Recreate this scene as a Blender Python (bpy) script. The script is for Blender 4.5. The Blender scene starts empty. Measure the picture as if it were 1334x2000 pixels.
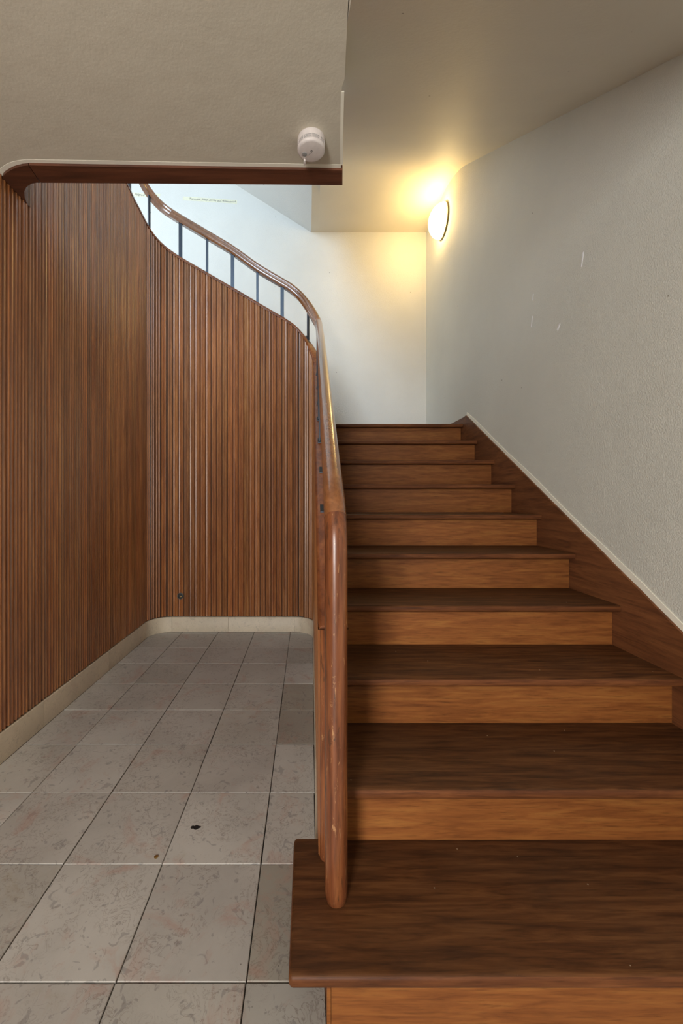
import bpy, bmesh, math, random
from mathutils import Vector, Matrix
random.seed(7)
PI = math.pi
S = bpy.context.scene
COL = S.collection

# ------------------------------------------------------------------ camera
# the photograph: 1334 x 2000, level camera 1.11 m above the floor, vanishing point at pixel (600, 975)
F, VX, VY, HC = 790.0, 600.0, 975.0, 1.11
cd = bpy.data.cameras.new('camera'); cam = bpy.data.objects.new('camera', cd); COL.objects.link(cam)
cd.sensor_fit = 'HORIZONTAL'; cd.sensor_width = 36.0; cd.lens = F / 1334 * 36.0
cd.shift_x = (667 - VX) / 1334; cd.shift_y = -(1000 - VY) / 1334
cd.clip_start = 0.02
cam.location = (0, 0, HC); cam.rotation_euler = (PI / 2, 0, 0)
S.camera = cam

# ------------------------------------------------------------------ world, exposure, lights
w = bpy.data.worlds.new('world'); S.world = w; w.use_nodes = True
bg = w.node_tree.nodes['Background']; bg.inputs[0].default_value = (.75, .85, 1, 1); bg.inputs[1].default_value = 0.15
S.view_settings.view_transform = 'Standard'; S.view_settings.look = 'None'
S.view_settings.exposure = 0.2; S.view_settings.gamma = 1.0; S.view_settings.use_curve_mapping = False

def area(name, loc, target, sx, sy, power, color):
    l = bpy.data.lights.new(name, 'AREA'); l.shape = 'RECTANGLE'; l.size = sx; l.size_y = sy
    l.energy = power; l.color = color
    o = bpy.data.objects.new(name, l); COL.objects.link(o); o.location = loc
    o.rotation_euler = (Vector(target) - Vector(loc)).to_track_quat('-Z', 'Y').to_euler()
    return o
area('daylight_upper_window', (-1.10, -.42, 4.22), (-.45, 3.0, 3.4), 1.05, 1.2, 92, (.64, .82, 1.0))
area('daylight_stair_window', (-2.74, 3.05, 3.75), (1.2, 3.5, 2.6), 1.1, 1.2, 24, (.74, .87, 1.0))
area('daylight_entrance', (-.94, -2.12, 1.35), (-.45, 3.0, 1.0), .56, 1.9, 90, (1.0, .965, .91))

# ------------------------------------------------------------------ materials
def mat(name):
    m = bpy.data.materials.new(name); m.use_nodes = True
    nt = m.node_tree; b = nt.nodes['Principled BSDF']
    return m, nt, b
def N(nt, typ, **kw):
    n = nt.nodes.new(typ)
    for k, v in kw.items(): setattr(n, k, v)
    return n
def ramp(nt, fac, stops, interp='LINEAR'):
    r = N(nt, 'ShaderNodeValToRGB'); r.color_ramp.interpolation = interp
    e = r.color_ramp.elements
    while len(e) < len(stops): e.new(.5)
    for k, (p, c) in enumerate(stops):
        e[k].position = p; e[k].color = (c[0], c[1], c[2], 1) if hasattr(c, '__len__') else (c, c, c, 1)
    nt.links.new(fac, r.inputs[0]); return r.outputs[0]
def mixc(nt, fac, a, b, mode='MIX'):
    m = N(nt, 'ShaderNodeMix', data_type='RGBA', blend_type=mode)
    for sock, v in ((m.inputs[0], fac), (m.inputs[6], a), (m.inputs[7], b)):
        if isinstance(v, (int, float)): sock.default_value = v
        elif isinstance(v, tuple): sock.default_value = (*v[:3], 1)
        else: nt.links.new(v, sock)
    return m.outputs[2]
def math_(nt, op, a, b=None):
    m = N(nt, 'ShaderNodeMath', operation=op)
    for s, v in ((m.inputs[0], a), (m.inputs[1], b)):
        if v is None: continue
        if isinstance(v, (int, float)): s.default_value = v
        else: nt.links.new(v, s)
    return m.outputs[0]
def coords(nt, scale=(1, 1, 1), rnd=True, rot=(0, 0, 0)):
    t = N(nt, 'ShaderNodeTexCoord'); src = t.outputs['Object']
    if rnd:
        oi = N(nt, 'ShaderNodeObjectInfo')
        c = N(nt, 'ShaderNodeCombineXYZ')
        for k, f in enumerate((17.3, 31.7, 47.1)):
            nt.links.new(math_(nt, 'MULTIPLY', oi.outputs['Random'], f), c.inputs[k])
        a = N(nt, 'ShaderNodeVectorMath', operation='ADD')
        nt.links.new(src, a.inputs[0]); nt.links.new(c.outputs[0], a.inputs[1]); src = a.outputs[0]
    mp = N(nt, 'ShaderNodeMapping'); mp.inputs['Scale'].default_value = scale; mp.inputs['Rotation'].default_value = rot
    nt.links.new(src, mp.inputs[0]); return mp.outputs[0]
def noise(nt, vec, scale, detail=4, rough=.55, dist=0):
    n = N(nt, 'ShaderNodeTexNoise'); n.inputs['Scale'].default_value = scale
    n.inputs['Detail'].default_value = detail; n.inputs['Roughness'].default_value = rough
    n.inputs['Distortion'].default_value = dist
    nt.links.new(vec, n.inputs['Vector']); return n.outputs[0]
def bump(nt, b, h, strength, dist, prev=None):
    n = N(nt, 'ShaderNodeBump'); n.inputs['Strength'].default_value = strength; n.inputs['Distance'].default_value = dist
    nt.links.new(h, n.inputs['Height'])
    if prev: nt.links.new(prev, n.inputs['Normal'])
    nt.links.new(n.outputs[0], b.inputs['Normal']); return n.outputs[0]

def wood(name, light, mid, dark, axis='x', rough=(.3, .5), coat=.25, vary=.25, grain=1.0, wear=0.0, scratches=0.0, contrast=1.0, specks=0.0, pore=.70, spec=.5, coatr=.22):
    m, nt, b = mat(name)
    k = {'x': 0, 'y': 1, 'z': 2}[axis]
    st = lambda a, l: tuple(l if i == k else a for i in range(3))
    v1 = coords(nt, st(24 * grain, 2.2 * grain)); n1 = noise(nt, v1, 1.0, 5, .6, .6)
    v2 = coords(nt, st(90 * grain, 6 * grain)); n2 = noise(nt, v2, 1.0, 3, .6)
    v3 = coords(nt, st(2.6, .9)); n3 = noise(nt, v3, 1.0, 2, .5)
    c = ramp(nt, n1, [(.5 - .2 / contrast, dark), (.5, mid), (.5 + .2 / contrast, light)])
    pores = ramp(nt, n2, [(.30, pore), (.46, 1.0), (.75, 1.0 + (1 - pore) * .4)])
    c = mixc(nt, .8, c, pores, 'MULTIPLY')
    big = ramp(nt, n3, [(.3, .78), (.7, 1.15)])
    c = mixc(nt, .8, c, big, 'MULTIPLY')
    oi = N(nt, 'ShaderNodeObjectInfo')
    var = ramp(nt, oi.outputs['Random'], [(0, 1 - vary), (.35, 1.0), (.7, 1 - vary * .4), (1, 1 + vary)])
    c = mixc(nt, 1.0, c, var, 'MULTIPLY')
    if name == 'oiled_slat_wood':
        hue = ramp(nt, math_(nt, 'FRACT', math_(nt, 'MULTIPLY', oi.outputs['Random'], 57.3)), [(0, (1.08, .98, .82)), (.3, (.92, 1.0, 1.12)), (.6, (1.0, .92, .84)), (1, (1.02, 1.1, 1.0))])
        c = mixc(nt, 1.0, c, hue, 'MULTIPLY')
    if wear:
        vw = coords(nt, (1.6, 4, 4)); nw = noise(nt, vw, 1.0, 5, .65)
        mw = ramp(nt, nw, [(.42, 0), (.66, 1)])
        c = mixc(nt, math_(nt, 'MULTIPLY', mw, wear), c, (.050, .036, .024))
    if specks:
        vs = coords(nt, (1, 1, 1)); vo = N(nt, 'ShaderNodeTexVoronoi'); vo.inputs['Scale'].default_value = 15
        nt.links.new(vs, vo.inputs['Vector'])
        sp = ramp(nt, vo.outputs['Distance'], [(.022, specks), (.03, 0)])
        c = mixc(nt, sp, c, (.42, .34, .24))
    if scratches:
        vs = coords(nt, st(80, 13)); ns = noise(nt, vs, 1.0, 6, .75, 1.2)
        ms = ramp(nt, ns, [(.615, 0), (.64, 1)])
        c = mixc(nt, math_(nt, 'MULTIPLY', ms, scratches), c, (.50, .27, .12))
        ns2 = noise(nt, coords(nt, st(26, 5), rot=(.1, .2, 0)), 1.3, 5, .7, .5)
        md = ramp(nt, ns2, [(.37, 1), (.41, 0)])
        c = mixc(nt, math_(nt, 'MULTIPLY', md, .6), c, (.035, .018, .01))
    nt.links.new(c, b.inputs['Base Color'])
    r = ramp(nt, n3, [(.3, rough[0]), (.7, rough[1])]); nt.links.new(r, b.inputs['Roughness'])
    b.inputs['Specular IOR Level'].default_value = spec
    b.inputs['Coat IOR'].default_value = 1.75 if coat > .55 else 1.5
    b.inputs['Coat Weight'].default_value = coat; b.inputs['Coat Roughness'].default_value = coatr
    bump(nt, b, n2, .25, .0006)
    return m

def paint(name, col, rough=.75, amp=.0, scale=140, stains=.0, fine=0):
    m, nt, b = mat(name)
    v = coords(nt, rnd=False)
    n = noise(nt, v, 1.3, 4, .6)
    c = ramp(nt, n, [(.3, tuple(x * .94 for x in col)), (.7, tuple(min(1, x * 1.03) for x in col))])
    if stains:
        ns = noise(nt, v, 6.5, 6, .7, .8)
        c = mixc(nt, ramp(nt, ns, [(.70, 0), (.80, stains)]), c, tuple(x * .72 for x in col))
        vo = N(nt, 'ShaderNodeTexVoronoi'); vo.inputs['Scale'].default_value = 5.5; nt.links.new(v, vo.inputs['Vector'])
        c = mixc(nt, ramp(nt, vo.outputs['Distance'], [(.018, .8), (.026, 0)]), c, (.18, .14, .10))
    nt.links.new(c, b.inputs['Base Color']); b.inputs['Roughness'].default_value = rough
    if amp:
        h = noise(nt, v, scale, 3, .6, .3)
        hh = ramp(nt, h, [(.40, 0), (.62, 1)])
        p = bump(nt, b, hh, .9, amp)
        if fine: bump(nt, b, noise(nt, v, 12, 3, .5), .5, .004, p)
    return m

def plain(name, col, rough=.5, metal=0.0, emit=None, strength=0):
    m, nt, b = mat(name)
    n = noise(nt, coords(nt), 40, 3)
    c = ramp(nt, n, [(.3, tuple(x * .93 for x in col)), (.7, tuple(min(1, x * 1.05) for x in col))])
    nt.links.new(c, b.inputs['Base Color']); b.inputs['Roughness'].default_value = rough; b.inputs['Metallic'].default_value = metal
    if emit: b.inputs['Emission Color'].default_value = (*emit, 1); b.inputs['Emission Strength'].default_value = strength
    return m

def limestone(name, base, vary=.12, rough=(.34, .55), busy=1.0, smooth=False):
    m, nt, b = mat(name)
    v = coords(nt)
    oi = N(nt, 'ShaderNodeObjectInfo'); rnd = oi.outputs['Random']
    n1 = noise(nt, v, 3.5, 6, .6, .4)
    c = ramp(nt, n1, [(.3, tuple(x * .84 for x in base)), (.55, base), (.75, tuple(min(1, x * 1.1) for x in base))])
    # grey fossils
    nf = noise(nt, coords(nt, (1, 1, 1)), 30, 4, .55, 1.2)
    mf = ramp(nt, nf, [(.61, 0), (.645, .42 * busy)])
    c = mixc(nt, mf, c, (.16, .15, .155))
    # thin dark squiggles: narrow bands of a distorted noise
    nv = noise(nt, v, 24, 5, .6, 1.4)
    band = ramp(nt, math_(nt, 'ABSOLUTE', math_(nt, 'SUBTRACT', nv, .5)), [(.0, .55 * busy), (.022, 0)])
    gate = ramp(nt, noise(nt, v, 6, 3), [(.42, 0), (.54, 1)])
    c = mixc(nt, math_(nt, 'MULTIPLY', band, gate), c, (.15, .11, .085))
    # pink and ochre clouds
    npk = noise(nt, coords(nt, (1, 1, 1), rot=(0, 0, .7)), 7, 6, .7, .8)
    c = mixc(nt, ramp(nt, npk, [(.55, 0), (.68, .5 * busy)]), c, (.42, .25, .20))
    noc = noise(nt, coords(nt, (1, 1, 1), rot=(0, 0, 2.1)), 5, 6, .75, .8)
    c = mixc(nt, ramp(nt, noc, [(.60, 0), (.75, .4 * busy)]), c, (.33, .25, .14))
    vo = N(nt, 'ShaderNodeTexVoronoi'); vo.inputs['Scale'].default_value = 42; nt.links.new(v, vo.inputs['Vector'])
    pit = ramp(nt, vo.outputs['Distance'], [(.05, .75 * busy), (.09, 0)])
    g2 = ramp(nt, noise(nt, v, 9, 2), [(.48, 0), (.58, 1)])
    c = mixc(nt, math_(nt, 'MULTIPLY', pit, g2), c, (.09, .075, .06))
    var = ramp(nt, rnd, [(0, (1 - vary * 1.6, 1 - vary * 1.65, 1 - vary * 1.8)), (.25, (1, .985, .96)), (.6, (1 - vary * .4, 1 - vary * .55, 1 - vary * .6)), (1, (1 + vary, 1 + vary, 1 + vary))])
    c = mixc(nt, 1.0, c, var, 'MULTIPLY')
    nt.links.new(c, b.inputs['Base Color'])
    nt.links.new(ramp(nt, n1, [(.3, rough[0]), (.7, rough[1])]), b.inputs['Roughness'])
    bump(nt, b, nf, .2, .0008)
    return m

M = {}
M['slat'] = wood('oiled_slat_wood', (.45, .190, .068), (.34, .130, .044), (.235, .082, .028), 'z', (.32, .42), .56, .18, 1.6, pore=.80, coatr=.32)
M['slat_back'] = plain('slat_backing_dark', (.035, .018, .010), .8)
M['tread'] = wood('tread_wood', (.150, .060, .021), (.102, .038, .013), (.058, .021, .008), 'x', (.5, .66), .0, .08, 2.2, spec=.15, specks=.8, wear=.28, contrast=1.3, pore=.6)
M['nosing'] = wood('nosing_wood', (.20, .072, .024), (.135, .046, .016), (.075, .025, .010), 'x', (.45, .6), .0, .1, 2.0, spec=.2, pore=.6)
M['riser'] = wood('riser_wood', (.30, .118, .029), (.24, .082, .020), (.165, .052, .013), 'x', (.45, .6), .0, .14, 2.4, spec=.28, pore=.6)
M['stringer'] = wood('stringer_wood', (.22, .085, .030), (.165, .060, .022), (.10, .035, .014), 'y', (.45, .6), .0, .06, 1.8, spec=.3)
M['rail'] = wood('handrail_wood', (.36, .15, .055), (.25, .092, .032), (.17, .06, .021), 'y', (.16, .28), .7, .05, 1.3, contrast=.7)
M['post'] = wood('newel_wood', (.27, .098, .034), (.185, .058, .021), (.10, .029, .012), 'z', (.24, .42), .45, .05, 1.6, scratches=.6, spec=.35, pore=.55)
M['cap'] = wood('cap_wood', (.30, .105, .036), (.20, .062, .022), (.12, .036, .014), 'y', (.3, .45), .15, .05, 1.4, spec=.3)
M['beam'] = wood('fascia_wood', (.15, .052, .024), (.105, .034, .016), (.06, .020, .010), 'x', (.45, .6), .05, .1, 1.0)
M['wall_rough'] = paint('ingrain_wall_paint', (.74, .735, .665), .7, .0009, 150, stains=.25, fine=1)
M['wall_far'] = paint('fine_wall_paint', (.76, .745, .70), .7, .0008, 130, stains=.25)
M['ceiling'] = paint('ceiling_paint', (.64, .59, .485), .8, .00012, 110, stains=.0, fine=1)
M['soffit'] = paint('soffit_paint', (.74, .69, .59), .6, .0002, 60, stains=.35)
M['cream'] = paint('cream_paint', (.95, .92, .80), .6, .0001, 60)
M['tile'] = limestone('limestone_tile', (.475, .455, .425))
M['base_stone'] = limestone('limestone_skirting', (.62, .54, .42), .06, (.4, .55), .45)
M['grout'] = plain('dark_joint', (.06, .052, .045), .9)
M['iron'] = plain('dark_iron', (.035, .042, .055), .4, .6)
M['black'] = plain('black_plastic', (.012, .012, .012), .5)
M['brass'] = plain('dull_brass', (.45, .28, .09), .35, .9)
M['plastic'] = plain('white_plastic', (.76, .70, .68), .45)
M['grey'] = plain('grey_plastic', (.30, .30, .30), .5)
M['tape'] = plain('masking_tape', (.80, .77, .60), .7)
M['ink'] = plain('black_ink', (.03, .03, .03), .6)
M['white'] = plain('white_filler', (.92, .92, .94), .7)
M['globe'] = plain('lamp_glass', (.9, .85, .75), .3, 0, (1.0, .69, .27), 26.0)
M['lamp_base'] = plain('lamp_base_olive', (.16, .13, .03), .5)
M['door'] = plain('door_paint', (.55, .53, .48), .5)
M['glass'] = plain('frosted_glass', (.85, .9, .95), .4, 0, (.8, .9, 1), 1.2)
M['dust'] = plain('dark_stone_skirt', (.12, .12, .11), .8)

# ------------------------------------------------------------------ helpers
def link(o, parent=None):
    COL.objects.link(o)
    if parent: o.parent = parent; o.matrix_parent_inverse = parent.matrix_world.inverted()
    return o
def tag(o, label=None, cat=None, group=None, kind=None):
    if label: o['label'] = label
    if cat: o['category'] = cat
    if group: o['group'] = group
    if kind: o['kind'] = kind
    return o
def meshobj(name, verts, faces, m, parent=None, smooth=None, origin=None):
    me = bpy.data.meshes.new(name)
    if origin is None:
        xs = [v[0] for v in verts]; ys = [v[1] for v in verts]; zs = [v[2] for v in verts]
        origin = Vector(((min(xs) + max(xs)) / 2, (min(ys) + max(ys)) / 2, min(zs)))
    origin = Vector(origin)
    me.from_pydata([tuple(Vector(v) - origin) for v in verts], [], faces)
    bm = bmesh.new(); bm.from_mesh(me); bmesh.ops.recalc_face_normals(bm, faces=bm.faces); bm.to_mesh(me); bm.free()
    me.materials.append(M[m] if isinstance(m, str) else m)
    if smooth is not None:
        for p in me.polygons: p.use_smooth = True
        me.set_sharp_from_angle(angle=math.radians(smooth))
    o = bpy.data.objects.new(name, me)
    COL.objects.link(o)
    if parent:
        o.parent = parent
        o.location = origin - parent.location      # parents here are never rotated
    else: o.location = origin
    return o
def empty(name, loc):
    o = bpy.data.objects.new(name, None); COL.objects.link(o); o.location = loc; o.empty_display_size = .1
    return o
BOXF = [(0, 1, 2, 3), (7, 6, 5, 4), (0, 4, 5, 1), (1, 5, 6, 2), (2, 6, 7, 3), (3, 7, 4, 0)]
def box(name, a, b, m, parent=None, bevel=0, seg=2, edges=None):
    (x0, y0, z0), (x1, y1, z1) = a, b
    v = [(x0, y0, z0), (x1, y0, z0), (x1, y1, z0), (x0, y1, z0), (x0, y0, z1), (x1, y0, z1), (x1, y1, z1), (x0, y1, z1)]
    o = meshobj(name, v, BOXF, m, parent)
    if bevel:
        bm = bmesh.new(); bm.from_mesh(o.data)
        es = [e for e in bm.edges if edges is None or edges(e, o.location if not parent else o.location + parent.location)]
        bmesh.ops.bevel(bm, geom=es, offset=bevel, segments=seg, profile=.5, affect='EDGES')
        bm.to_mesh(o.data); bm.free()
        for p in o.data.polygons: p.use_smooth = True
        o.data.set_sharp_from_angle(angle=math.radians(40))
    return o
def prism(name, poly, h0, h1, m, plane='xy', parent=None, smooth=None):
    """extrude a polygon; plane 'xy': heights are z; 'yz': heights are x"""
    f = (lambda p, h: (p[0], p[1], h)) if plane == 'xy' else (lambda p, h: (h, p[0], p[1])) if plane == 'yz' else (lambda p, h: (p[0], h, p[1]))
    n = len(poly)
    v = [f(p, h0) for p in poly] + [f(p, h1) for p in poly]
    fc = [tuple(range(n)), tuple(range(2 * n - 1, n - 1, -1))] + [(i, (i + 1) % n, n + (i + 1) % n, n + i) for i in range(n)]
    o = meshobj(name, v, fc, m, parent, smooth)
    return o
def sweep(name, path, prof, m, parent=None, smooth=50, closed_ends=True):
    """path: list of (point, side vector, up vector); prof: closed list of (side, up)"""
    n = len(prof); v = []; fc = []
    for (p, s, u) in path:
        for (a, b_) in prof: v.append(tuple(Vector(p) + Vector(s) * a + Vector(u) * b_))
    for i in range(len(path) - 1):
        for j in range(n):
            k = (j + 1) % n
            fc.append((i * n + j, i * n + k, (i + 1) * n + k, (i + 1) * n + j))
    fc.append(tuple(range(n))); fc.append(tuple((len(path) - 1) * n + j for j in range(n - 1, -1, -1)))
    return meshobj(name, v, fc, m, parent, smooth)
def disc_lathe(name, prof, loc, axis, m, parent=None, seg=40, smooth=40):
    """prof: (radius, along axis); axis a unit vector"""
    ax = Vector(axis).normalized(); t = ax.orthogonal().normalized(); b2 = ax.cross(t)
    v = []; fc = []
    for (r, h) in prof:
        for k in range(seg):
            a = 2 * PI * k / seg
            v.append(tuple(Vector(loc) + ax * h + (t * math.cos(a) + b2 * math.sin(a)) * r))
    for i in range(len(prof) - 1):
        for k in range(seg):
            q = (k + 1) % seg
            fc.append((i * seg + k, i * seg + q, (i + 1) * seg + q, (i + 1) * seg + k))
    fc.append(tuple(range(seg))); fc.append(tuple((len(prof) - 1) * seg + k for k in range(seg - 1, -1, -1)))
    return meshobj(name, v, fc, m, parent, smooth)
def pix(px, py, Y): return ((px - VX) * Y / F, Y, HC + (VY - py) * Y / F)
def pixz(px, py, z):
    Y = F * (HC - z) / (py - VY); return ((px - VX) * Y / F, Y)
struct = lambda o: tag(o, kind='structure')

# stair numbers
G, R_ = .2720, .1714
YN = lambda i: G * (1.92 + i)                     # nosing front of tread i
XR = 1.25                                         # face of the right-hand string
XW = 1.262                                        # right wall
YF = 4.29                                         # far wall

# ------------------------------------------------------------------ the panelled wall path
BY, RAD, LX = 3.385, .16, -1.29
XP = lambda y: .030 + .010 * (y - 1.04)           # slatted face beside the stair
RX = XP(3.22)
YC = BY - RAD
A_END = 1.04
segL = YC + .0                                    # path parameter s: starts at left wall Y=0
S1 = YC; S2 = S1 + RAD * PI / 2; S3 = S2 + (RX - RAD) - (LX + RAD); S4 = S3 + RAD * PI / 2; S5 = S4 + (YC - A_END)
def path(s):
    """point on the slat face and the normal towards the alcove"""
    if s <= S1: return Vector((LX, s, 0)), Vector((1, 0, 0))
    if s <= S2:
        a = (s - S1) / RAD; c = Vector((LX + RAD, YC, 0)); d = Vector((-math.cos(a), math.sin(a), 0)); return c + d * RAD, -d
    if s <= S3: return Vector((LX + RAD + s - S2, BY, 0)), Vector((0, -1, 0))
    if s <= S4:
        a = (s - S3) / RAD; c = Vector((RX - RAD, YC, 0)); d = Vector((math.sin(a), math.cos(a), 0)); return c + d * RAD, -d
    y = YC - (s - S4); return Vector((XP(y), y, 0)), Vector((-1, .010, 0)).normalized()
TOPPX = [(248, 358), (262, 390), (283, 430), (300, 460), (320, 482), (345, 501), (400, 533), (455, 565), (510, 598), (555, 624), (575, 637), (585, 647), (595, 662), (603, 680), (609, 698)]
def rawtop(s):
    p, _ = path(s)
    if s > S4 - .01: return HC - .975 + .63 * p.y
    px = VX + F * p.x / p.y
    if px <= TOPPX[0][0]: return HC + (VY - 358) * (F * 1.29 / 352) / F
    for (a, b) in zip(TOPPX, TOPPX[1:]):
        if a[0] <= px <= b[0]:
            py = a[1] + (b[1] - a[1]) * (px - a[0]) / (b[0] - a[0]); break
    else: py = 700
    return HC + (VY - py) * p.y / F
def top(s):
    d = .035
    return sum(rawtop(s + k * d) * wt for k, wt in ((-1, .25), (0, .5), (1, .25)))

# ------------------------------------------------------------------ floor
TS = .3004
TY0, TX0 = 1.230, -.1407
floor = struct(box('floor', (-1.32, -2.25, -.06), (1.30, 4.4, -.012), 'grout'))
def clip_poly(poly, inside, cut):
    out = []
    for i in range(len(poly)):
        a, b = poly[i], poly[(i + 1) % len(poly)]
        ia, ib = inside(a), inside(b)
        if ia: out.append(a)
        if ia != ib: out.append(cut(a, b))
    return out
def halfplane(poly, n, c):      # keep n.p <= c
    f = lambda p: n[0] * p[0] + n[1] * p[1] - c
    return clip_poly(poly, lambda p: f(p) <= 0, lambda a, b: tuple(a[k] + (b[k] - a[k]) * (f(a) / (f(a) - f(b))) for k in (0, 1)))
nx0, nx1 = -4, 4
tiles = 0
DARK = limestone('limestone_tile_dark', (.36, .335, .295))
for i in range(nx0, nx1 + 1):
    for j in range(-12, 8):
        x0 = TX0 + i * TS; y0 = TY0 + j * TS; g = .0016
        jx = random.uniform(-.0012, .0012); jy = random.uniform(-.0008, .0008)
        poly = [(x0 + g + jx, y0 + g + jy), (x0 + TS - g + jx, y0 + g), (x0 + TS - g, y0 + TS - g + jy), (x0 + g, y0 + TS - g)]
        poly = halfplane(poly, (-1, 0), 1.283)
        if len(poly) > 2: poly = halfplane(poly, (0, 1), BY - .010)
        if len(poly) > 2: poly = halfplane(poly, (0, -1), 2.2)
        rx = XP(y0 + TS / 2) - .008
        if y0 < .8405 < y0 + TS:
            if x0 + TS <= .04: pass
            elif x0 < .04: poly = [(x0 + g, y0 + g), (x0 + TS - g, y0 + g), (x0 + TS - g, .8405), (.040, .8405), (.040, y0 + TS - g), (x0 + g, y0 + TS - g)]
            else:
                poly = halfplane(poly, (0, 1), .8405)
                if len(poly) > 2: poly = halfplane(poly, (1, 0), 1.25)
        elif y0 > .8405:
            if x0 > .05: continue
            if len(poly) > 2: poly = halfplane(poly, (1, 0), rx)
        else:
            if len(poly) > 2: poly = halfplane(poly, (1, 0), 1.25)
        for (cx, sg) in (((LX + RAD, -1), (RX - RAD, 1)) if y0 > 2.5 else ()):   # rounded corners
            for a in (22.5, 45, 67.5):
                n = (sg * math.cos(math.radians(a)), math.sin(math.radians(a)))
                if len(poly) > 2: poly = halfplane(poly, n, n[0] * cx + n[1] * YC + RAD - .006)
        if len(poly) < 3: continue
        xs = [p[0] for p in poly]; ys = [p[1] for p in poly]
        if max(xs) - min(xs) < .01 or max(ys) - min(ys) < .008: continue
        z = random.uniform(-.0008, .0004)
        mm = 'tile'
        if i == 0 and j in (-1, 2, 3): mm = DARK
        t = prism('floor_tile', poly, -.012, z, mm, parent=floor)
        bm = bmesh.new(); bm.from_mesh(t.data)
        tz = max(v.co.z for v in bm.verts)
        es = [e for e in bm.edges if all(abs(v.co.z - tz) < 1e-5 for v in e.verts)]
        bmesh.ops.bevel(bm, geom=es, offset=.0012, segments=1, affect='EDGES'); bm.to_mesh(t.data); bm.free()
        tiles += 1
# two drilled holes in one tile, and a brass plug
hx, hy = pixz(381, 1616, 0)
for k, (dx, dy, r) in enumerate(((-.0085, 0, .0065), (.004, -.001, .0095), (.015, .001, .0045))):
    disc_lathe('drill_hole', [(r, -.001), (r, .0008)], (hx + dx, hy + dy, 0), (0, 0, 1), 'black', floor, 16)
bx_, by_ = pixz(305, 1674, 0)
tag(disc_lathe('floor_plug', [(.006, 0), (.0065, .0015), (.004, .0022)], (bx_, by_, .0003), (0, 0, 1), 'brass', None, 16),
    'small brass plug sunk in a limestone floor tile', 'plug')

# ------------------------------------------------------------------ panelled walls: cores, slats
SW = .0458
def core(name, s0, s1, thick, n, zt=None):
    v = []; fc = []
    for k in range(n + 1):
        s = s0 + (s1 - s0) * k / n; p, nn = path(s); t = (zt if zt else top(s)) - .012
        for (d, z) in ((-.010, 0), (-thick, 0), (-thick, t), (-.010, t)):
            q = p + nn * d; v.append((q.x, q.y, z))
    for k in range(n):
        a = 4 * k
        for j in range(4): fc.append((a + j, a + (j + 1) % 4, a + 4 + (j + 1) % 4, a + 4 + j))
    fc.append((0, 1, 2, 3)); fc.append((4 * n + 3, 4 * n + 2, 4 * n + 1, 4 * n))
    return struct(meshobj(name, v, fc, 'slat_back'))
wall_left = core('wall_left', 1.66, S2, .075, 24)
# lower storey part of the left wall in front of the landing edge
wl2 = box('wall_lining', (-1.37, -2.2, 0), (LX - .010, 1.66, 2.475), 'slat_back', wall_left)
wall_alcove = core('wall_back', S2, S4, .073, 34)
wall_inner = core('wall_stairside', S4 + .001, S5 - .02, .066, 36)
def side_board(name, s0, s1, n, par):
    v = []; fc = []
    for k in range(n + 1):
        s = s0 + (s1 - s0) * k / n; p, nn = path(s); t = top(s) - .007
        for (d, z) in ((-.0662 if par is wall_inner else -.0732, 0), (-.0686 if par is wall_inner else -.0756, 0), (-.0686 if par is wall_inner else -.0756, t), (-.0662 if par is wall_inner else -.0732, t)):
            q = p + nn * d; v.append((q.x, q.y, z))
    for k in range(n):
        a = 4 * k
        for j in range(4): fc.append((a + j, a + (j + 1) % 4, a + 4 + (j + 1) % 4, a + 4 + j))
    fc.append((0, 1, 2, 3)); fc.append((4 * n + 3, 4 * n + 2, 4 * n + 1, 4 * n))
    meshobj(name, v, fc, 'stringer', par)
side_board('side_board', S4 + .001, S5 - .02, 36, wall_inner)
side_board('side_board', S2, S4, 34, wall_alcove)
PROF = [(-.488, -.011), (-.488, -.001), (-.455, .0042), (-.37, .0085), (-.27, .0102), (-.16, .0095), (-.07, .0062), (-.01, .0036), (.05, .0062), (.13, .0092), (.24, .0102), (.34, .0088), (.43, .0044), (.480, -.001), (.480, -.011)]
def slat(s, parent, ztop=None, wid=SW):
    p, n = path(s); t = Vector((n.y, -n.x, 0))      # local x axis; t x n = z
    v = []; fc = []; m_ = len(PROF)
    z0 = .131 + random.uniform(-.001, .001)
    rv = random.uniform(-.0006, .0006); fl = random.choice((-1, 1))
    pr = PROF if fl > 0 else [(-a, b) for a, b in reversed(PROF)]
    for layer in (0, 1):
        for (a, d) in pr:
            q = p + t * (a * wid) + n * ((d * 1.35 if d > 0 else d) - .0125 + (rv if d > 0 else 0))
            if layer == 0: z = z0
            elif ztop: z = ztop
            else:
                ss = s - (a * wid) * 1.0          # t runs against the path direction
                z = top(ss) - .004
            v.append((q.x, q.y, z))
    for j in range(m_): fc.append((j, (j + 1) % m_, m_ + (j + 1) % m_, m_ + j))
    fc.append(tuple(range(m_))); fc.append(tuple(range(2 * m_ - 1, m_ - 1, -1)))
    return meshobj('slat', v, fc, 'slat', parent, 35)
s = .25; cnt = 0
while s < S5 - .01:
    wid = SW
    par = wall_left if s < S2 else wall_alcove if s < S4 else wall_inner
    if S1 < s < S2 or S3 < s < S4: wid = SW * .985
    if s < 1.70: slat(s, par, 2.479, wid)
    else: slat(s, par, None, wid)
    cnt += 1
    s += SW

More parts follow.
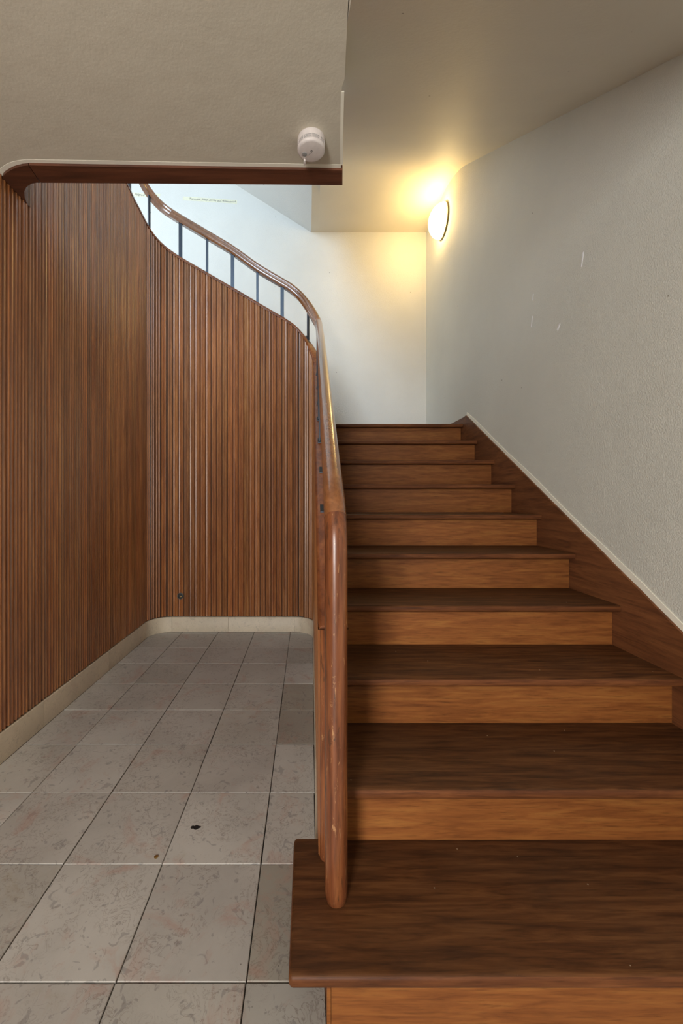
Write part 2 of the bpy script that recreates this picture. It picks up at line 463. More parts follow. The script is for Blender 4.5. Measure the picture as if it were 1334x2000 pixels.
# ------------------------------------------------------------------ stone skirting of the alcove
def skirt(name, cuts):
    root = None
    for (a, b) in cuts:
        n = max(2, int((b - a) / .03)); v = []; fc = []
        for k in range(n + 1):
            s = a + .0008 + (b - a - .0016) * k / n; p, nn = path(s)
            for (d, z) in ((-.009, 0), (.006, 0), (.006, .1215), (.003, .1245), (-.009, .1245)):
                q = p + nn * d; v.append((q.x, q.y, z + .0002))
        for k in range(n):
            for j in range(5): fc.append((5 * k + j, 5 * k + (j + 1) % 5, 5 * k + 5 + (j + 1) % 5, 5 * k + 5 + j))
        fc.append(tuple(range(5))); fc.append(tuple(5 * n + j for j in range(4, -1, -1)))
        if root is None:
            root = struct(empty(name, (path((cuts[0][0] + cuts[-1][1]) / 2)[0].x, path((cuts[0][0] + cuts[-1][1]) / 2)[0].y, 0)))
        meshobj('skirting_stone', v, fc, 'base_stone', root, 50)
    return root
skirt('baseboard_left', [(.3, 1.10), (1.10, 1.97), (1.97, 2.62), (2.62, S1), (S1, S2)])
skirt('baseboard_back', [(S2, S2 + .47), (S2 + .47, S3)])
skirt('baseboard_right', [(S3, S4), (S4, S4 + .55), (S4 + .55, S4 + 1.2), (S4 + 1.2, S4 + 1.75), (S4 + 1.75, S5 - .03)])
struct(box('trim_1', (-1.30, -2.2, 0), (-1.284, .3, .1245), 'base_stone'))

# ------------------------------------------------------------------ right wall, far wall, front walls
struct(box('wall_right', (XW, -2.25, 0), (XW + .12, YF + .1, 5.4), 'wall_rough'))
struct(box('wall_far', (-2.8, YF, 0), (XW + .12, YF + .12, 5.4), 'wall_far'))
ul = struct(box('wall_upper_left', (-2.9, -.6, 2.5), (-2.78, 2.45, 5.4), 'wall_far'))
box('wall_panel', (-2.9, 3.65, 2.5), (-2.78, YF + .1, 5.4), 'wall_far', ul)
box('wall_panel', (-2.9, 2.45, 2.5), (-2.78, 3.65, 3.1), 'wall_far', ul)
box('wall_panel', (-2.9, 2.45, 4.4), (-2.78, 3.65, 5.4), 'wall_far', ul)
w2 = struct(empty('window_2', (-2.84, 3.05, 3.1)))
box('window_frame', (-2.86, 2.45, 3.1), (-2.80, 2.50, 4.4), 'door', w2); box('window_frame', (-2.86, 3.60, 3.1), (-2.80, 3.65, 4.4), 'door', w2)
box('window_frame', (-2.86, 2.50, 3.1), (-2.80, 3.60, 3.15), 'door', w2); box('window_frame', (-2.86, 2.50, 4.35), (-2.80, 3.60, 4.4), 'door', w2)
box('glass_pane', (-2.84, 2.50, 3.15), (-2.83, 3.60, 4.35), 'glass', w2)
# entrance wall behind the camera, with a glazed door
wf = struct(box('wall_front', (-.50, -2.32, 0), (XW + .1, -2.2, 2.6), 'ceiling'))
box('lintel', (-1.37, -2.32, 2.4), (-.50, -2.2, 2.6), 'ceiling', wf)
box('pier', (-1.37, -2.32, 0), (-1.30, -2.2, 2.4), 'ceiling', wf)
d1 = struct(empty('door_1', (-.9, -2.25, 0)))
for nm, a, b, m_ in (('door_stile', (-1.29, -2.27, 0), (-1.19, -2.22, 2.39), 'door'), ('door_stile', (-.60, -2.27, 0), (-.51, -2.22, 2.39), 'door'),
                     ('door_rail', (-1.19, -2.27, 0), (-.60, -2.22, .3), 'door'), ('door_rail', (-1.19, -2.27, 2.3), (-.60, -2.22, 2.39), 'door'),
                     ('glass_pane', (-1.19, -2.25, .3), (-.60, -2.24, 2.3), 'glass')):
    box(nm, a, b, m_, d1)
# upper storey: window wall and lid
uw = struct(box('wall_upper_front', (-2.8, -.62, 2.72), (XW, -.5, 3.55), 'wall_far'))
box('wall_panel', (-2.8, -.62, 4.9), (XW, -.5, 5.4), 'wall_far', uw)
box('wall_panel', (-2.8, -.62, 3.55), (-1.72, -.5, 4.9), 'wall_far', uw)
box('wall_panel', (-.48, -.62, 3.55), (XW, -.5, 4.9), 'wall_far', uw)
w1 = struct(empty('window_1', (-1.1, -.56, 3.55)))
box('window_frame', (-1.72, -.58, 3.55), (-1.66, -.52, 4.9), 'door', w1); box('window_frame', (-.54, -.58, 3.55), (-.48, -.52, 4.9), 'door', w1)
box('window_frame', (-1.66, -.58, 3.55), (-.54, -.52, 3.61), 'door', w1); box('window_frame', (-1.66, -.58, 4.84), (-.54, -.52, 4.9), 'door', w1)
box('glass_pane', (-1.66, -.56, 3.61), (-.54, -.55, 4.84), 'glass', w1)
struct(box('ceiling_upper', (-2.9, -.62, 5.4), (XW + .12, YF + .12, 5.5), 'wall_far'))

# ------------------------------------------------------------------ ceilings
# flat ceiling = underside of the upper floor, edge kinked as in the photo, rounded towards the left wall
ZC = 2.480; ZT = 2.470
def uz(px, py, Z=ZT - HC):
    Y = F * Z / (VY - py); return ((px - VX) * Y / F, Y)
outer = [uz(*p) for p in ((54, 323), (44, 324), (33.7, 327), (25, 330), (18, 334), (11, 338.5), (6.7, 343), (4.5, 349), (4.2, 356))]
inner = [uz(*p) for p in ((58, 405), (52, 396), (48.3, 385.7), (47.2, 374), (51.7, 365), (60.7, 358.7), (72, 356.5))]
outer[-1] = (LX, outer[-1][1])
tip = (LX, inner[0][1])
YTF, YTB = 1.66, 1.745
TR = uz(669, 333); TRB = uz(667.5, 361.5)
slab_edge = [(.117, -2.2), (.117, .95), (.113, 1.114), (.122, 1.317), (.115, 1.345), (.141, TR[1])]
poly = [(-1.37, -2.2)] + slab_edge + outer[:] + [(-1.37, outer[-1][1])]
struct(prism('ceiling', poly, ZC, 2.70, 'ceiling'))
struct(box('floor_upper', (-2.8, -.5, 2.70), (XW, .8, 2.72), 'wall_far'))
struct(prism('floor_upper_landing', [(-2.8, .8), (.10, .8), (.10, 1.70), (-1.30, 1.70), (-1.37, 1.80), (-1.37, YF), (-2.8, YF)], 2.66, 2.72, 'wall_far'))
# wooden edge of the opening: long board and curved end piece, mitred
fb = struct(empty('trim_2', (-.5, 1.70, ZT)))
m0 = uz(56, 323); m1 = uz(79, 357)
board = [m0, TR, TRB, m1]
g_ = .0015
o = prism('edge_board', [(board[0][0] + g_, board[0][1]), board[1], (TRB[0] + .003, TRB[1]), (board[3][0] + g_, board[3][1])], ZT, ZC + .012, 'beam', parent=fb)
box('upper_board', (m1[0] + .005, 1.715, ZC + .013), (.128, 1.735, 2.70), 'beam', fb)
o = prism('curved_edge_piece', [(m0[0] - g_, m0[1])] + outer[1:] + [tip] + inner + [(m1[0] - g_, m1[1])], ZT - .0005, 2.70, 'beam', parent=fb)
# smooth cream paint line beside the wooden edge
def paint_strip(name, A, w_):
    B = []
    for k, p in enumerate(A):
        a = Vector(A[max(0, k - 1)]); b = Vector(A[min(len(A) - 1, k + 1)]); d = (b - a).normalized()
        B.append((p[0] + d.y * w_, p[1] - d.x * w_))
    v = []; fc = []
    for a, b in zip(A, B):
        for (q, z) in ((a, ZC - .0008), (b, ZC - .0008), (b, ZC + .002), (a, ZC + .002)): v.append((q[0], q[1], z))
    for k in range(len(A) - 1):
        for m_ in range(4): fc.append((4 * k + m_, 4 * k + (m_ + 1) % 4, 4 * k + 4 + (m_ + 1) % 4, 4 * k + 4 + m_))
    fc.append((0, 1, 2, 3)); n = 4 * (len(A) - 1); fc.append((n + 3, n + 2, n + 1, n))
    return struct(meshobj(name, v, fc, 'cream'))
paint_strip('trim_3', [(LX + .001, outer[-2][1])] + [(p[0], p[1] - .001) for p in reversed(outer[2:-2])] + [(m0[0], m0[1] - .001), (-.6, (m0[1] * .55 + TR[1] * .45) - .001), (.138, TR[1] - .001)], .017)
paint_strip('trim_4', [(.1135, 1.36), (.1245, 1.53), (.1355, TR[1] - .019)][::-1], -.011)

# sloping soffit of the flight above, easing into the flat soffit of the landing
SZ0 = HC + 1.499; SY0 = 1.3615; SS = .625; ZL = 3.94
soff = lambda y: SZ0 + SS * (y - SY0)
yi = SY0 + (ZL - SZ0) / SS
prof = [(-2.2, soff(.95)), (.95, soff(.95))]
a_ = (yi - .30, soff(yi - .30)); c_ = (yi + .30, ZL)
for k in range(13):
    t = k / 12
    prof.append(((1 - t) ** 2 * a_[0] + 2 * t * (1 - t) * yi + t * t * c_[0], (1 - t) ** 2 * a_[1] + 2 * t * (1 - t) * ZL + t * t * c_[1]))
prof.append((YF, ZL))
lowp = [(-2.2, soff(.95)), (.95, soff(.95))] + [p for p in prof[2:]]
XSL = .116
def soffit_mesh():
    # X left edge: .116 along the flight, .043 on the landing
    top_ = [(y, z + .24) for y, z in reversed(lowp)]
    return lowp + top_
def strip(name, pts, x0, x1, thick, m):
    poly = list(pts) + [(y, z + thick) for y, z in reversed(pts)]
    return struct(prism(name, poly, x0, x1, m, 'yz', smooth=30))
strip('ceiling_stairs', lowp, XSL, XW, .26, 'soffit')
struct(box('ceiling_landing', (.043, 3.40, ZL), (XSL, YF, ZL + .26), 'soffit'))
# the next flight, climbing to the left along the far wall
FX = lambda x: ZL + .634 * (.043 - x)
struct(prism('ceiling_far_flight', [(.043, ZL), (-1.29, FX(-1.29)), (-2.8, FX(-1.29)), (-2.8, FX(-1.29) + .2), (-1.29, FX(-1.29) + .2), (.043, ZL + .26)], 3.40, YF, 'wall_far', 'xz'))
# solid parapets of the upper flights
struct(prism('wall_upper_parapet', [(1.55, soff(1.55)), (yi - .2, soff(yi - .2)), (yi - .2, 4.95), (.95, 3.45), (.95, 2.72), (1.55, 2.72)], .07, XSL - .001, 'wall_far', 'yz'))

# ------------------------------------------------------------------ staircase
st = tag(empty('staircase', (.67, 1.9, 0)), 'brown wooden staircase with worn dark treads climbing beside the white wall', 'staircase')
def tread_mesh(name, x0, x1, y0, y1, z, th, roundl=False, roundr=False, notch=None):
    bm = bmesh.new()
    pts = [(x0, y0), (x1, y0), (x1, y1), (x0, y1)]
    if notch: pts = [(x0, y0), (x1, y0), (x1, y1), (notch[0], y1), (notch[0], notch[1]), (x0, notch[1])]
    lo = [bm.verts.new((p[0], p[1], z - th)) for p in pts]; hi = [bm.verts.new((p[0], p[1], z)) for p in pts]
    n = len(pts)
    bm.faces.new(hi); bm.faces.new(list(reversed(lo)))
    for i in range(n): bm.faces.new((lo[i], lo[(i + 1) % n], hi[(i + 1) % n], hi[i]))
    bmesh.ops.recalc_face_normals(bm, faces=bm.faces)
    es = []
    for e in bm.edges:
        a, b = e.verts[0].co, e.verts[1].co
        if abs(a.z - b.z) < 1e-6 and abs(a.y - y0) < 1e-6 and abs(b.y - y0) < 1e-6: es.append(e)
        if roundl and abs(a.x - x0) < 1e-6 and abs(b.x - x0) < 1e-6: es.append(e)
    bmesh.ops.bevel(bm, geom=es, offset=.0095, segments=4, profile=.5, affect='EDGES')
    me = bpy.data.meshes.new(name)
    org = Vector(((x0 + x1) / 2, (y0 + y1) / 2, z - th))
    bmesh.ops.translate(bm, verts=bm.verts, vec=-org)
    bm.to_mesh(me); bm.free()
    me.materials.append(M['tread']); me.materials.append(M['nosing'])
    for p in me.polygons:
        p.use_smooth = True
        if p.center.y < (y0 - org.y) + .0105 and p.normal.z < .75: p.material_index = 1
        if roundl and p.center.x < (x0 - org.x) + .0105 and p.normal.z < .75: p.material_index = 1
    me.set_sharp_from_angle(angle=math.radians(40))
    o = bpy.data.objects.new(name, me); COL.objects.link(o); o.parent = st; o.location = org - st.location
    return o
TH = .027; RO = .047
XI = lambda y: XP(y) + .069                        # stair side of the parapet
for i in range(1, 11):
    z = i * R_
    y0, y1 = YN(i), YN(i + 1) + RO + .006
    if i == 1: tread_mesh('tread', -.037, XR - .001, y0, y1, z, TH, True, notch=(XI(1.1), YN(2) + RO + .004))
    elif i == 10: tread_mesh('landing_nosing', XI(3.3) + .001, XR - .001, y0, y0 + .12, z, TH)
    else: tread_mesh('tread', XI(y1) + .001, XR - .001, y0, y1, z, TH)
    xl = .050 if i == 1 else XI(y0 + .1) + .001
    box('riser', (xl, y0 + RO, (i - 1) * R_ + (.001 if i > 1 else .0005)), (XR - .001, y0 + RO + .018, z - TH - .0003), 'riser', st)
box('end_board', (.041, YN(1) + RO - .003, .0005), (.049, YN(1) + RO + .20, R_ - TH - .0003), 'riser', st)
# wall string
zs = lambda y: .659 + .602 * (y - 1.345)
YE = 3.19
prism('wall_string', [(YN(1) + RO - .05, 0.0005), (YN(1) + RO - .05, zs(YN(1) + RO - .05)), (YE, zs(YE)), (YE, 1.55), (1.6, .2), (1.3, .0005)], XR, XW - .0005, 'stringer', 'yz', st)
prism('wall_string', [(YE + .001, zs(YE)), (YE + .06, zs(YE) - .004), (YF - .001, zs(YE) - .004), (YF - .001, 1.69), (YE + .001, 1.56)], XR + .001, XW - .0005, 'stringer', 'yz', st)
# cream paint edge along the string
prism_pts = [(.8, zs(.8) + .001)]
v = []
for k in range(41):
    y = .8 + (YE - .8) * k / 40
    v.append((y, zs(y) + .0006 + .0015 * math.sin(k * 1.7) * random.random()))
up = [(y, z + .026 + .004 * math.sin(y * 9)) for y, z in reversed(v)]
struct(prism('trim_5', v + up, XW - .0035, XW - .0002, 'cream', 'yz'))
# landing and hidden second flight
struct(box('floor_landing', (XI(3.4) + .002, YN(10) + .122, 10 * R_ - .06), (XR - .001, YF, 10 * R_), 'tread'))
st2 = tag(empty('staircase', (-.6, 3.9, 1.71)), 'upper wooden stair flight climbing left behind the slatted parapet', 'staircase')
for k in range(6):
    x1 = .09 - k * .235
    box('tread', (x1 - .235, BY + .08, 10 * R_ + (k + 1) * .165 - .03), (x1 + .03, YF - .002, 10 * R_ + (k + 1) * .165), 'tread', st2)
    box('riser', (x1 - .012, BY + .08, 10 * R_ + k * .165 + .0005), (x1, YF - .002, 10 * R_ + (k + 1) * .165 - .0305), 'riser', st2)

# ------------------------------------------------------------------ railing: parapet cap, end board, balusters, moulded handrail, newel
rl = tag(empty('stair_railing', (.067, .93, R_)), 'moulded wooden handrail on dark iron balusters above the slatted parapet', 'railing')
# parapet cap
cp = []
capz = lambda s: top(s)
def capframe(s):
    p, n = path(s); return (Vector((p.x, p.y, capz(s))), -n, Vector((0, 0, 1)))
ss = []
s = 1.95
while s < S5 - .002:
    ss.append(s); s += .03
ss.append(S5 + .0275)
# cap split where the joints are: lower flight piece, curve, upper flight, curve
CP = [(-.003, -.006), (-.003, .010), (.002, .017), (.008, .0205), (.064, .0205), (.070, .017), (.073, .010), (.073, -.006)]
def cappiece(a, b):
    pts = [a] + [x for x in ss if a < x < b] + [b]
    return sweep('parapet_cap', [capframe(x) for x in pts], CP, 'cap', rl)
for a, b in ((1.85, S1 - .001), (S1, S2 - .001), (S2, S3 - .06), (S3 - .059, S4 + .03), (S4 + .031, S5 + .0275)): cp_ = cappiece(a, b)
# the cap thins out to a feather edge at its lower end
low = min(v.co.y for v in cp_.data.vertices)
for v in cp_.data.vertices:
    if v.co.y < low + .002 and v.index % 8 in (0, 7): v.co.z += .022
# rounded front board of the parapet
xe0, xe1 = XP(A_END) + .003, XP(A_END) + .069
ez = top(S5) - .016
nseg = 10
pr = [(xe1, A_END + .050), (xe0, A_END + .050), (xe0, A_END + .022)]
for k in range(nseg + 1):
    a = PI - PI * k / nseg; pr.append(((xe0 + xe1) / 2 + (xe1 - xe0) / 2 * math.cos(a), A_END + .022 - .022 * math.sin(a)))
pr.append((xe1, A_END + .022))
cl = []
for p in pr:
    if not cl or (abs(p[0] - cl[-1][0]) + abs(p[1] - cl[-1][1])) > 1e-5: cl.append(p)
prism('parapet_end_board', cl, R_ + .0005, ez, 'post', parent=rl, smooth=40)
# lower part of the parapet beside the first tread, behind it
# handrail path
RXr = lambda y: .067 + .0135 * (y - .93)
railpx = [(280, 358), (297, 384), (318, 406), (340, 421), (401, 457), (452, 487), (504, 525), (550, 552), (575, 566), (592, 583), (605, 602), (617, 622)]
OFF = .042                                         # rail centre behind the slat face
def rp(s):
    p, n = path(s); q = p - n * OFF
    return q
def railz_raw(s):
    q = rp(s)
    if s > S4 + .04: return HC - .646 + .63 * q.y
    px = VX + F * q.x / q.y
    if px <= 280: return HC + 2.568 + (280 - px) * .0003
    for (a, b) in zip(railpx, railpx[1:]):
        if a[0] <= px <= b[0]:
            py = a[1] + (b[1] - a[1]) * (px - a[0]) / (b[0] - a[0]); return HC + (VY - py) * q.y / F
    return HC - .646 + .63 * q.y
def railz(s):
    return sum(railz_raw(s + k * .03) * wt for k, wt in ((-2, .12), (-1, .22), (0, .32), (1, .22), (2, .12)))
# section: side, up
def railprof():
    hw, hh = .0265, .034
    pts = [(-hw * .72, -hh), (-hw, -hh * .60), (-hw * 1.0, -.006), (-hw * .86, 0), (-hw * .86, .003), (-hw * 1.0, .009), (-hw * .97, hh * .55), (-hw * .70, hh * .88), (-hw * .25, hh)]
    return pts + [(-a, b) for a, b in reversed(pts)]
def oval(hw, hh, n=20):
    return [(hw * math.copysign(abs(math.cos(a)) ** .8, math.cos(a)), hh * math.copysign(abs(math.sin(a)) ** .8, math.sin(a))) for a in [2 * PI * k / n for k in range(n)]]
RP = railprof()
pts = []                                           # points with side vectors
s = 2.2
while s < S4 + .0: pts.append((s,)); s += .03
fr = []
ctr = []
for (s,) in pts:
    q = rp(s); _, n = path(s); ctr.append((Vector((q.x, q.y, railz(s))), -n))
# blend onto the straight run of the first flight
s_end = S4
yy = [3.18 - k * .06 for k in range(0, 36)]
for y in yy:
    if y < 1.06: break
    f = max(0, min(1, (3.2 - y) / .5)); x = (XP(y) + OFF) * (1 - f) + RXr(y) * f
    z = railz(S4 + (YC - y)) if y > 2.9 else HC - .646 + .63 * y
    ctr.append((Vector((x, y, z)), Vector((1, 0, 0))))
# bend down into the newel
zb = HC - .646 + .63 * .96
NY = .955
P0 = Vector((RXr(1.05), 1.05, HC - .646 + .63 * 1.05)); P1 = Vector((RXr(.955), NY, HC - .646 + .63 * NY + .004)); P2 = Vector((.068, NY, P1.z - .080))
split = len(ctr)
for k in range(1, 9):
    t = k / 8; ctr.append(((1 - t) ** 2 * P0 + 2 * t * (1 - t) * P1 + t * t * P2, Vector((1, 0, 0))))
frames = []
for i, (p, sd) in enumerate(ctr):
    a = ctr[max(0, i - 1)][0]; b = ctr[min(len(ctr) - 1, i + 1)][0]
    t = (b - a).normalized(); sd = (sd - t * sd.dot(t)).normalized(); u = sd.cross(t)
    if i < split and u.z < 0: u = -u
    if i >= split: u = sd.cross(t); u = u if u.y < 0 or u.z > 0 else -u
    frames.append((p, sd, u))
# keep ups continuous
for i in range(1, len(frames)):
    if frames[i][2].dot(frames[i - 1][2]) < 0: frames[i] = (frames[i][0], frames[i][1], -frames[i][2])
def find(pred):
    for i, (p, sd) in enumerate(ctr):
        if pred(p): return i
j1 = next(i for i, (p, sd) in enumerate(ctr) if sd.y > .99)          # left curve ends
j2 = next(i for i, (p, sd) in enumerate(ctr) if i > j1 and sd.x > .98)
sweep('handrail', frames[:j1 + 1], RP, 'rail', rl, 45)
sweep('handrail', frames[j1:j2 + 1], RP, 'rail', rl, 45)
# the lower run turns rounder towards the newel
def morph(frs, A, B):
    n = len(A); v = []; fc = []
    for i, (p, s_, u) in enumerate(frs):
        f = min(1, max(0, i / (len(frs) * .8)))
        for j in range(n):
            a = A[j][0] * (1 - f) + B[j][0] * f; b = A[j][1] * (1 - f) + B[j][1] * f
            v.append(tuple(p + s_ * a + u * b))
    for i in range(len(frs) - 1):
        for j in range(n):
            k = (j + 1) % n; fc.append((i * n + j, i * n + k, (i + 1) * n + k, (i + 1) * n + j))
    fc.append(tuple(range(n))); fc.append(tuple((len(frs) - 1) * n + j for j in range(n - 1, -1, -1)))
    return v, fc
nrp = len(RP)
RB = []
for (a, b) in RP:
    ang = math.atan2(b / .034, a / .0265); RB.append((.0268 * math.copysign(abs(math.cos(ang)) ** .85, math.cos(ang)), .033 * math.copysign(abs(math.sin(ang)) ** .85, math.sin(ang))))
v, fc = morph(frames[j2:split + 4], RP, RB)
meshobj('handrail', v, fc, 'rail', rl, 50)
np_ = frames[split + 3:]
last = np_[-1]
zz = last[0].z
for k in range(1, 24):
    z = zz + (R_ + .0005 - zz) * k / 23
    np_.append((Vector((.068, NY, z)), Vector((1, 0, 0)), Vector((0, -1, 0))))
def scaled(frs):
    v = []; fc = []; n = len(RB)
    for (p, s_, u) in frs:
        h = p.z - R_; f = 1.0
        if h < .035: f = .84 + .16 * math.sqrt(max(0, 1 - (1 - h / .035) ** 2))
        for (a, b) in RB: v.append(tuple(p + s_ * a * f + u * b * f))
    for i in range(len(frs) - 1):
        for j in range(n):
            k = (j + 1) % n; fc.append((i * n + j, i * n + k, (i + 1) * n + k, (i + 1) * n + j))
    fc.append(tuple(range(n))); fc.append(tuple((len(frs) - 1) * n + j for j in range(n - 1, -1, -1)))
    return v, fc
zl = [.03, .022, .014, .008, .003, .0005]
np_ = [f for f in np_ if f[0].z > R_ + .035] + [(Vector((.068, NY, R_ + h)), Vector((1, 0, 0)), Vector((0, -1, 0))) for h in zl]
v, fc = scaled(np_)
meshobj('newel_post', v, fc, 'post', rl, 60)

# balusters: flat iron bars, alternately face-on and edge-on
def baluster(x, y, z0, z1, tx, ty, slope, ang):
    d = Vector((math.cos(ang), math.sin(ang), 0)); e = Vector((-d.y, d.x, 0))
    v = []
    for z in (z0, z1):
        for (a, b) in ((-1, -1), (1, -1), (1, 1), (-1, 1)):
            q = Vector((x, y, z)) + d * (a * tx / 2) + e * (b * ty / 2); v.append(tuple(q))
    bal = meshobj('baluster', v, BOXF, 'iron', rl)
    v = []
    for dz in (0, .006):
        for (a, b) in ((-1, -1), (1, -1), (1, 1), (-1, 1)):
            q = Vector((x, y, z0 + dz)) + d * (a * .020) + e * (b * .0085); q.z += slope * a * .020; v.append(tuple(q))
    br = meshobj('foot_plate', v, BOXF, 'iron')
    br.parent = bal; br.location = br.location - (bal.location + rl.location)
    return bal
for px, w_ in ((201, .019), (253, .029), (291, .019), (353, .029), (404, .019), (454, .029), (503, .019), (551, .029), (602, .018)):
    # station whose baluster line passes this pixel
    best = min((abs(VX + F * (path(q)[0] - path(q)[1] * .036).x / (path(q)[0] - path(q)[1] * .036).y - px), q) for q in [1.9 + .005 * k for k in range(int((S4 - 1.9) / .005))])
    sq = best[1]; p, n = path(sq); q = p - n * .036
    t = Vector((n.y, -n.x, 0)); ang = math.atan2(-t.y, -t.x)
    z0 = top(sq) + .0205
    sl = (top(sq + .02) - top(sq - .02)) / .04
    if px > 590: z0 += .004
    baluster(q.x, q.y, z0, railz(sq) - .026, w_, .012, sl, ang)
for y, px in ((1.458, 628.5), (1.707, 626.5), (1.957, 624), (2.20, 622), (2.42, 621.5), (2.68, 620.5), (2.96, 619)):
    x = (px - VX) * y / F
    zc = HC - .975 + .63 * y + .0215
    if y < 1.8:            # sockets without a bar
        v = []
        for dz in (0, .004):
            for (a, b) in ((-1, -1), (1, -1), (1, 1), (-1, 1)): v.append((x + b * .0062, y + a * .020, zc + .63 * a * .020 + dz))
        meshobj('baluster_socket', v, BOXF, 'iron', rl)
    else: baluster(x, y, zc + .001, HC - .646 + .63 * y - .024, .028, .0065, .63, PI / 2)

# ------------------------------------------------------------------ wall lamp
lz = HC + (VY - 432) * 3.74 / F
wl = tag(empty('wall_lamp', (XW, 3.74, lz)), 'glowing white glass dome lamp on the right wall above the landing', 'lamp')
LR = .150
disc_lathe('lamp_base', [(LR * .99, 0), (LR * 1.0, .004), (LR * 1.0, .014), (LR * .96, .016)], (XW - .0005, 3.74, lz), (-1, 0, 0), 'lamp_base', wl, 48)
dp = []
for k in range(13):
    a = PI / 2 * k / 12; dp.append((max(.002, LR * .97 * math.cos(a)), .0165 + .118 * math.sin(a)))
disc_lathe('lamp_globe', dp, (XW - .0005, 3.74, lz), (-1, 0, 0), 'globe', wl, 48)

# ------------------------------------------------------------------ smoke detector
sx, sy = .0155, 1.54
sd = tag(empty('smoke_detector', (sx, sy, ZC)), 'round white plastic smoke detector on the flat ceiling by the opening', 'smoke detector')
Z0 = ZC - .0003
disc_lathe('detector_body', [(.0515, 0), (.0525, .004), (.0525, .022), (.0505, .023), (.0505, .036), (.0525, .037), (.0520, .042), (.049, .046), (.044, .0475), (.002, .0480)], (sx, sy, Z0), (0, 0, -1), 'plastic', sd, 56)
disc_lathe('vent_slot', [(.0512, .0225), (.0512, .0365)], (sx, sy, Z0), (0, 0, -1), 'grey', sd, 56)
for k in range(3):
    h = .0262 + k * .0040
    disc_lathe('vent_ring', [(.0508, h), (.0524, h), (.0524, h + .0014), (.0508, h + .0014)], (sx, sy, Z0), (0, 0, -1), 'plastic', sd, 56)
for k in range(10):
    a = 2 * PI * k / 10 + .35; c = Vector((sx + .0520 * math.cos(a), sy + .0520 * math.sin(a), 0))
    box('vent_bar', (c.x - .0012, c.y - .0012, Z0 - .037), (c.x + .0012, c.y + .0012, Z0 - .0225), 'plastic', sd)
disc_lathe('test_button', [(.0095, .0475), (.0095, .0492), (.008, .0497)], (sx - .026, sy + .010, Z0), (0, 0, -1), 'grey', sd, 24)
# pull tab at the rim and a small printed symbol
box('pull_tab', (sx - .030, sy + .030, Z0 - .058), (sx - .022, sy + .050, Z0 - .046), 'plastic', sd, .002)
box('pull_tab', (sx - .0255, sy + .022, Z0 - .0500), (sx - .0225, sy + .034, Z0 - .0470), 'plastic', sd)
def stroke(name, pts, wdt, zpl, m, parent):
    v = []; fc = []
    for i in range(len(pts) - 1):
        a, b = Vector(pts[i]), Vector(pts[i + 1]); d = (b - a).normalized(); n = Vector((-d.y, d.x)) * wdt / 2
        k = len(v)
        for q in (a - n, b - n, b + n, a + n): v.append((q.x, q.y, zpl))
        for q in (a - n, b - n, b + n, a + n): v.append((q.x, q.y, zpl - .0004))
        fc += [tuple(k + j for j in f) for f in BOXF]
    return meshobj(name, v, fc, m, parent)
stroke('printed_symbol', [(sx - .0035, sy - .006), (sx + .0005, sy + .002), (sx + .005, sy - .004), (sx + .001, sy - .010), (sx - .0005, sy + .004), (sx - .006, sy + .006)], .0011, Z0 - .0480, 'ink', sd)
stroke('printed_symbol', [(sx + .0005, sy + .002), (sx - .008, sy + .010), (sx - .014, sy + .018)], .0008, Z0 - .0480, 'grey', sd)

# ------------------------------------------------------------------ round socket in the slatted wall
kx, _, kz = pix(352.5, 1164, BY)
sk = tag(empty('wall_socket', (kx, BY, kz)), 'round black hole of an old socket low in the slatted back wall', 'socket')
disc_lathe('socket_collar', [(.0255, -.002), (.0275, .0008), (.0275, .0025), (.0235, .0030), (.0235, -.001)], (kx, BY - .0005, kz), (0, -1, 0), 'dust', sk, 28)
disc_lathe('socket_insert', [(.0236, -.002), (.0236, .0012), (.0225, .0016), (.010, .0006)], (kx, BY - .0005, kz), (0, -1, 0), 'black', sk, 28)
disc_lathe('contact_pin', [(.0045, 0), (.0045, .004), (.002, .005)], (kx + .004, BY - .001, kz - .004), (0, -1, 0), 'brass', sk, 14)

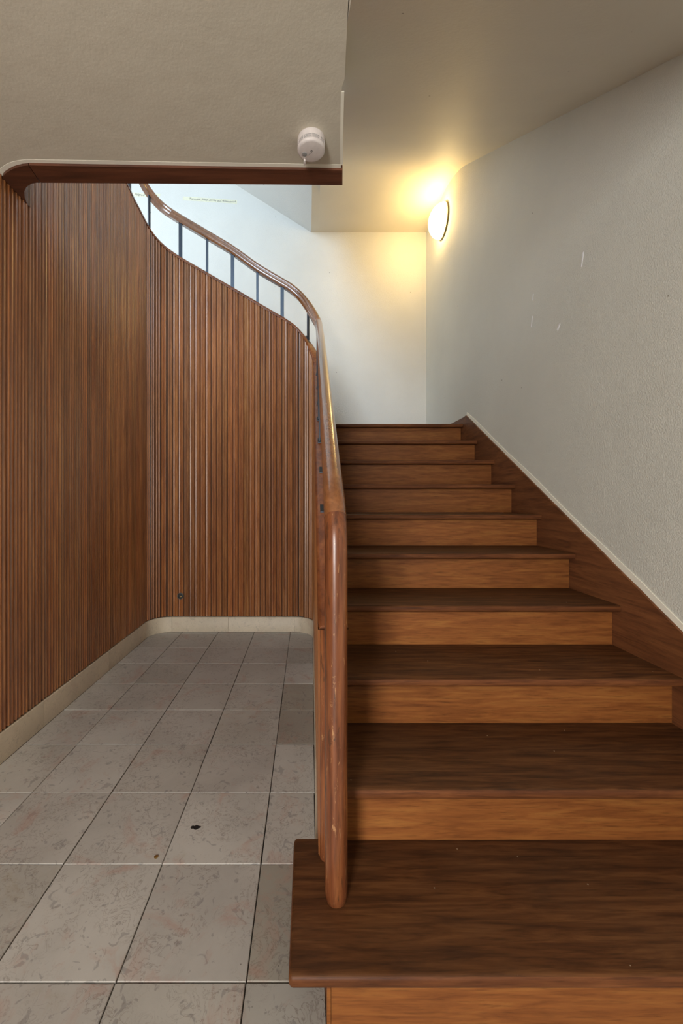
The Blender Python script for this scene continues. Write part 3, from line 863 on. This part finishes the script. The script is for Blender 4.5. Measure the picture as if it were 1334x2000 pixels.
# ------------------------------------------------------------------ masking tape notes on the far wall
def tape(p0, p1, p2, p3, text, cx, size, label):
    """corner pixels tl, tr, br, bl on the far wall"""
    Y = YF
    q = [pix(*p, Y) for p in (p0, p1, p2, p3)]
    v = [(a[0], Y - .0002, a[2]) for a in q] + [(a[0], Y - .0010, a[2]) for a in q]
    t = meshobj('masking_tape', v, BOXF, 'tape')
    tag(t, label, 'tape note')
    c = bpy.data.curves.new('handwriting', 'FONT'); c.body = text; c.size = size; c.shear = .45; c.space_character = 1.02; c.extrude = .0
    c.resolution_u = 3
    o = bpy.data.objects.new('t', c); COL.objects.link(o)
    dg = bpy.context.evaluated_depsgraph_get(); me = bpy.data.meshes.new_from_object(o.evaluated_get(dg))
    bpy.data.objects.remove(o)
    slope = (q[1][2] - q[0][2]) / (q[1][0] - q[0][0])
    xs = [vv.co.x for vv in me.vertices]; L = max(xs)
    x0, x1 = cx
    X0 = pix(x0, 0, Y)[0]; X1 = pix(x1, 0, Y)[0]; k = (X1 - X0) / L
    zmid = lambda x: (q[0][2] + q[3][2]) / 2 + slope * (x - q[0][0])
    for vv in me.vertices:
        x, y = vv.co.x * k, vv.co.y
        X = X0 + x
        y += .0022 * math.sin(x * 55) + .0012 * math.sin(x * 131)
        vv.co = (X - t.location.x, Y - .0013 - t.location.y, zmid(X) - size * .30 + y - t.location.z)
    me.name = 'handwriting'; me.materials.clear(); me.materials.append(M['ink'])
    h = bpy.data.objects.new('handwriting', me); COL.objects.link(h); h.parent = t
    return t
tape((357, 383.5), (463, 391), (463, 398), (357, 391), 'Superlux 3000 direkt auf Altanstrich', (369, 461), .026, 'strip of pale yellow tape with long black handwriting on the far wall')
tape((257, 376), (314, 379), (311, 386.5), (257, 383), 'Haftgrund', (262.5, 283), .034, 'short tape strip with one handwritten word behind the curving handrail')

# ------------------------------------------------------------------ white filler marks on the right wall
def mark(p0, p1, w0, w1, label, m='white'):
    def on(p):
        Y = F * XW / (p[0] - VX); return Vector((Y, HC + (VY - p[1]) * Y / F))
    a, b = on(p0), on(p1); d = (b - a).normalized(); n = Vector((-d.y, d.x))
    pts = []
    K = 7
    for k in range(K):
        t = k / (K - 1); pts.append(a + (b - a) * t + n * (w0 * (1 - t) + w1 * t) * .5 * random.uniform(.75, 1.1))
    for k in range(K - 1, -1, -1):
        t = k / (K - 1); pts.append(a + (b - a) * t - n * (w0 * (1 - t) + w1 * t) * .5 * random.uniform(.75, 1.1))
    tag(prism('filler_mark', [tuple(p) for p in pts], XW - .0022, XW - .0004, m, 'yz'), label, 'wall mark')
mark((1140, 492), (1136, 521), .010, .005, 'long white filler streak highest on the right wall')
mark((1042, 574), (1041, 587), .005, .005, 'short thin white filler streak on the right wall, upper of two aligned streaks')
mark((1040, 617), (1038, 639), .005, .006, 'thin white filler streak on the right wall, lower of two aligned streaks')
mark((1094, 632), (1089, 645), .010, .012, 'short broad slanted bluish white filler dab on the right wall')
print('tiles', tiles, 'slats', cnt)
